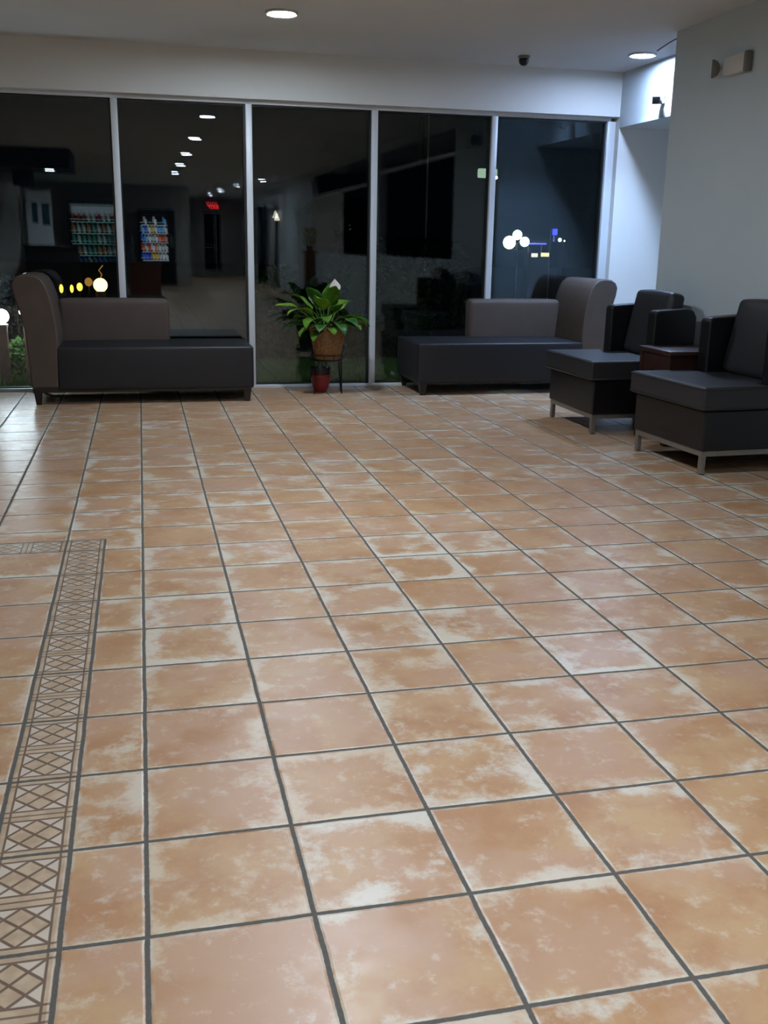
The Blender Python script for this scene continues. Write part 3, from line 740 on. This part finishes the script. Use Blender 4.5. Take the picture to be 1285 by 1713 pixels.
# sconce and curtains on the far right wall
t = empty('wall_sconce', (12.3, -39, 5.9), 'small lit cone-shaped wall lamp mirrored left of the peace lily', 'wall lamp')
mk('back_plate', box(B(), -.06, 0, -.12, .12, -.25, .1), M['steel'], t)
mk('shade', lathe(B(), [(.26, 0), (.06, .62)], 24, c=(-.34, 0, 0)), glow('sconce_glow', (255, 236, 214), 12, False), t, smooth=60)
mk('arm', tube(B(), [(-.03, 0, -.1), (-.2, 0, -.16), (-.34, 0, -.02)], .02, 6), M['steel'], t)
def curtain(loc, w, h, m, label, axis='y', n=6):
    bm = B(); N = n * 8; rows = []
    for i in range(N + 1):
        s_ = i / N - .5; q = .12 * math.sin(i / 8 * 2 * PI)
        x, y = (q, s_ * w) if axis == 'y' else (s_ * w, q)
        rows.append((bm.verts.new((x, y, 0)), bm.verts.new((x, y, h))))
    for a, b in zip(rows, rows[1:]): bm.faces.new((a[0], b[0], b[1], a[1]))
    o = mk('curtain', bm, m, smooth=180, loc=loc); md = o.modifiers.new('thickness', 'SOLIDIFY'); md.thickness = .006
    return tag(o, label, 'curtain', 'curtains at the far end of the lobby')
curtain((11.95, -52, .1), 3.0, 7.3, M['curtain_dark'], 'black curtain mirrored right of the second mullion')
curtain((11.95, -47, .1), 1.2, 7.3, M['curtain_dark'], 'narrow black curtain mirrored just right of the wider black one')
curtain((11.95, -63, .1), 8.0, 7.3, M['curtain_pale'], 'pale curtain mirrored right of the far glass door', n=12)
curtain((11.95, -41.5, .1), 2.0, 7.3, M['curtain_pale'], 'pale curtain mirrored near the lit wall lamp')

# ------------------------------------------------------------------ outdoors
struct('ground', box(B(), -60, 120, 23.47, 200, -.5, -.06), M['concrete'])
bm = B(); r = random.Random(2)
for _ in range(26000):
    x, y = r.uniform(-4.4, 14.5), 23.6 + 6.4 * r.random() ** 1.1; h_ = r.uniform(.10, .26); a = r.uniform(0, PI); wv_ = .018
    dx, dy = math.cos(a) * wv_, math.sin(a) * wv_; lx, ly = r.uniform(-.1, .1), r.uniform(-.1, .1)
    bm.faces.new((bm.verts.new((x - dx, y - dy, -.06)), bm.verts.new((x + dx, y + dy, -.06)), bm.verts.new((x + lx, y + ly, -.06 + h_))))
tag(mk('grass', bm, M['grass']), 'strip of short green grass just outside the window', 'grass', kind='stuff')
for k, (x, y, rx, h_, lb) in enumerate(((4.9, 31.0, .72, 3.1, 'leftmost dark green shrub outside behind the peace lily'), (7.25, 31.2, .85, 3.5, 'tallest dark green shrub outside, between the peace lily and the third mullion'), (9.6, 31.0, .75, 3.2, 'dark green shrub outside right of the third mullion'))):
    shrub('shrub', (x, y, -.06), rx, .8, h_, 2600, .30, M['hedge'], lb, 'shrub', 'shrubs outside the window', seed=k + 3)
shrub('shrub', (-3.3, 26.5, -.06), .6, .5, 1.1, 700, .2, M['bright_leaf'], 'bright green shrub outside at the lower left behind the rolled sofa back', 'shrub', 'shrubs outside the window', seed=11)
shrub('shrub', (-3.7, 28.4, -.06), 1.2, .7, 2.9, 1700, .16, mat('glossy_dark_leaf', (40, 48, 52), .15, var=.3), 'glossy dark shrub outside with sparkling leaves at the left edge', 'shrub', 'shrubs outside the window', seed=12)
def bollard(x, y, zt, label, s=1.0):
    t = empty('garden_lamp', (x, y, -.06), label, 'garden lamp', 'garden lamps outside the window')
    mk('post', box(B(), -.13, .13, -.13, .13, 0, zt - .18, .02), M['post_wood'], t)
    mk('collar', lathe(B(), [(.15, zt - .2), (.17, zt - .14), (.1, zt - .12)], 20), M['grey_plastic'], t, smooth=40)
    mk('globe', ball(B(), (0, 0, zt + .08), .2 * s, 18), M['garden_white'], t, smooth=180)
M['garden_white'] = glow('garden_globe_white', (232, 242, 255), 80)
bollard(-3.72, 25.0, 1.85, 'white garden lamp on a brown post outside, cut by the left edge of the photo')
bollard(-3.06, 25.4, 1.98, 'white garden lamp outside half hidden behind the rolled sofa back', 1.15)
M['garden_warm'] = glow('garden_globe_warm', (255, 214, 110), 7, False)
M['garden_amber'] = glow('garden_globe_amber', (250, 190, 70), 3, False)
M['amber_dim'] = glow('amber_dim', (190, 130, 60), .8, False)
t = empty('globe_lamp', (-2.29, 60, 0), 'big warm glowing globe lamp far outside, above the left sofa', 'garden lamp')
mk('globe', ball(B(), (0, 0, 1.32), .42, 20), M['garden_warm'], t, smooth=180); mk('base', lathe(B(), [(.4, -.06), (.34, .2), (.3, .95)], 20), M['post_wood'], t)
mk('finial', tube(B(), [(0, 0, 1.7), (.12, 0, 1.95), (-.05, 0, 2.2), (.2, 0, 2.5)], .035, 6), M['amber_dim'], t)
for k, (x, z, r_, sz, m, lb) in enumerate(((-4.6, 1.09, .12, 2.2, 'garden_amber', 'leftmost small flame-shaped amber light outside over the sofa'), (-3.99, 1.09, .11, 2.2, 'garden_amber', 'second small flame-shaped amber light from the left over the sofa'), (-3.52, 1.2, .18, 1.4, 'garden_amber', 'irregular amber light left of the dim orange globe'), (-2.98, 1.5, .24, 1.1, 'amber_dim', 'dim orange globe light left of the big warm globe'))):
    t = empty('amber_light', (x, 60, 0), lb, 'garden lamp', 'amber lights outside')
    mk('bulb', ball(B(), (0, 0, z), r_, 14, sz), M[m], t, smooth=180); mk('stake', tube(B(), [(0, 0, -.06), (0, 0, z - r_ * sz * .9)], .03, 6), M['black_metal'], t)
# three-globe street lamp
t = empty('street_lamp', (28.45, 70, 0), 'street lamp with three glowing white globes in the rightmost window pane', 'street lamp')
mk('pole', tube(B(), [(0, 0, -.06), (0, 0, 4.3)], [.10, .05], 10), M['black_metal'], t, smooth=60)
gm = glow('street_globe', (226, 246, 232), 5, False); gm2 = glow('street_globe_bright', (240, 255, 246), 14, False)
for x, z, rr, m in ((-.62, 4.33, .48, gm2), (0, 4.9, .37, gm), (.62, 4.4, .37, gm)):
    mk('globe', ball(B(), (x, 0, z), rr, 18), m, t, smooth=180)
    if x: mk('arm', tube(B(), [(0, 0, 3.8), (x * .7, 0, 3.75), (x, 0, 4.0)], .04, 6), M['black_metal'], t)
# blue sign, kiosk, car lights
t = empty('blue_sign', (31.3, 70, 0), 'small glowing blue sign on a thin pole far outside at the right', 'sign')
mk('pole', tube(B(), [(-.12, 0, -.06), (-.12, 0, 5.4)], .03, 6), M['grey_plastic'], t)
mk('panel', box(B(), .02, .42, -.05, .05, 4.95, 5.4, .05), glow('sign_blue', (40, 50, 255), 5, False), t)
mk('pendant', box(B(), .12, .2, -.03, .03, 4.45, 4.9), glow('sign_blue_dim', (110, 120, 230), 1.0, False), t)
t = empty('kiosk', (30.95, 72, 0), 'small far kiosk with a blue lit canopy and pale lit counter', 'kiosk')
mk('body', box(B(), -.9, .9, -.5, .5, -.06, 3.6), M['counter'], t); mk('canopy', box(B(), -.9, .45, -.7, .6, 4.22, 4.34), glow('canopy_blue', (110, 110, 250), 1.6, False), t)
mk('canopy_post', box(B(), -.8, -.74, -.1, .1, 3.6, 4.22), M['grey_plastic'], t); mk('canopy_post', box(B(), .3, .36, -.1, .1, 3.6, 4.22), M['grey_plastic'], t)
mk('lit_counter', box(B(), -.7, -.15, -.56, -.5, 3.25, 3.55, .04), glow('counter_lit', (220, 214, 196), 1.6, False), t)
mk('lit_counter', box(B(), .1, .8, -.56, -.5, 3.3, 3.6, .1), glow('counter_lit_warm', (232, 216, 160), 1.6, False), t)
for k, (x, z, rr, s_, lb) in enumerate(((32.09, 4.46, .14, 5, 'small white far light right of the blue sign'), (32.48, 4.46, .07, 3, 'tiniest white far light right of the blue sign'))):
    t = empty('lamp_post', (x + .3, 71, 0), lb, 'street lamp')
    mk('pole', tube(B(), [(0, 0, -.06), (0, 0, z)], .025, 6), M['black_metal'], t); mk('bulb', ball(B(), (0, 0, z + rr), rr, 10), glow('far_bulb_%d' % k, (240, 246, 240), s_, False), t)
t = empty('floodlight', (17.3, 45, 0), 'pale square floodlight on a pole outside, behind the fourth mullion', 'floodlight')
mk('pole', tube(B(), [(0, .15, -.06), (0, .15, 7.3)], .06, 8), M['black_metal'], t); mk('lamp_box', box(B(), -.5, .5, -.1, .15, 7.32, 7.76, .06), glow('flood_pale', (190, 214, 190), .75, False), t)
mk('bulb', ball(B(), (.42, -.12, 7.34), .07, 10), glow('flood_bulb', (255, 255, 250), 14, False), t)
t = empty('flag_pole', (14.17, 45, 0), 'thin pale upright pole outside in the fourth window pane', 'pole')
mk('shaft', tube(B(), [(0, 0, -.06), (0, 0, 13)], [.05, .04], 8), mat('pale_pole', (226, 206, 180), .5), t)
mk('palm_trunk', tube(B(), [(-.2, .5, -.06), (-.24, .5, 6), (-.2, .5, 13)], .15, 10), M['bark'], t)
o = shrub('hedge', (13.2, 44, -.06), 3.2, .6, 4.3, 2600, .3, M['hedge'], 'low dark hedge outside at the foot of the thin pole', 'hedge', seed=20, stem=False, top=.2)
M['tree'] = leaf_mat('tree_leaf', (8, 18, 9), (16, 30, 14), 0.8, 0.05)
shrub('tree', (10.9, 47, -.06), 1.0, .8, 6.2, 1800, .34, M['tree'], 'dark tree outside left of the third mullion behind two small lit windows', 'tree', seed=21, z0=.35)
t = empty('house', (10.3, 50, 0), 'dark far house with two small lit windows, left of the third mullion', 'house')
mk('wall', box(B(), -1.4, 1.6, 0, 3, -.06, 5.6), mat('dark_render', (12, 14, 14), .9, spec=.05), t)
mk('roof', prism(B(), [(-1.6, 5.6), (1.8, 5.6), (.1, 6.8)], 'y', -.1, 3.1), mat('dark_roof', (8, 9, 10), .9, spec=.05), t)
for x in (.47, .94): mk('lit_window', box(B(), x, x + .16, -.03, .02, 4.72, 5.16), glow('house_window', (206, 216, 190), .55, False), t)
for k, (x, z) in enumerate(((11.6, 5.3), (11.55, 3.6), (11.62, 3.2))):
    t = empty('lantern', (x, 48, 0), 'tiny white lantern outside beside the third mullion, %s of three' % ('top', 'middle', 'lowest')[k], 'lantern')
    mk('post', tube(B(), [(0, 0, -.06), (0, 0, z - .05)], .02, 6), M['black_metal'], t); mk('bulb', ball(B(), (0, 0, z), .05, 8), glow('lantern_%d' % k, (225, 240, 235), 1.2, False), t)

# ------------------------------------------------------------------ night sky
w = bpy.data.worlds.new('night'); scn.world = w; w.use_nodes = True
bg = w.node_tree.nodes['Background']; bg.inputs[0].default_value = (*lin((60, 80, 110)), 1); bg.inputs[1].default_value = 0.008

# ------------------------------------------------------------------ camera (one pose, fitted to the floor grid)
yaw, pitch, roll, fpx = 0.23668534, -0.26073764, 0.01703884, 1673.244
cp_, sp_ = math.cos(pitch), math.sin(pitch)
fwd = Vector((math.sin(yaw) * cp_, math.cos(yaw) * cp_, sp_)); rt = Vector((math.cos(yaw), -math.sin(yaw), 0)); up = rt.cross(fwd)
r2 = rt * math.cos(roll) + up * math.sin(roll); u2 = -rt * math.sin(roll) + up * math.cos(roll)
cam = bpy.data.cameras.new('camera'); co = bpy.data.objects.new('camera', cam); COL.objects.link(co)
mw = Matrix((r2, u2, -fwd)).transposed().to_4x4(); mw.translation = Vector((.13058, -5.23927, 3.97898)) * S
co.matrix_world = mw
cam.sensor_fit = 'VERTICAL'; cam.sensor_height = 36.0; cam.lens = fpx / 1713 * 36.0
cam.clip_start = .05; cam.clip_end = 300
scn.camera = co

scn.view_settings.view_transform = 'Standard'; scn.view_settings.look = 'None'
scn.view_settings.gamma = 1.0; scn.view_settings.use_curve_mapping = False
scn.view_settings.exposure = 0.14
cy = scn.cycles
cy.max_bounces = 6; cy.diffuse_bounces = 3; cy.glossy_bounces = 4; cy.transparent_max_bounces = 24; cy.transmission_bounces = 4
cy.caustics_reflective = False; cy.caustics_refractive = False; cy.sample_clamp_indirect = 6.0
cy.use_denoising = True; cy.use_light_tree = False; cy.use_adaptive_sampling = True; cy.adaptive_threshold = 0.04
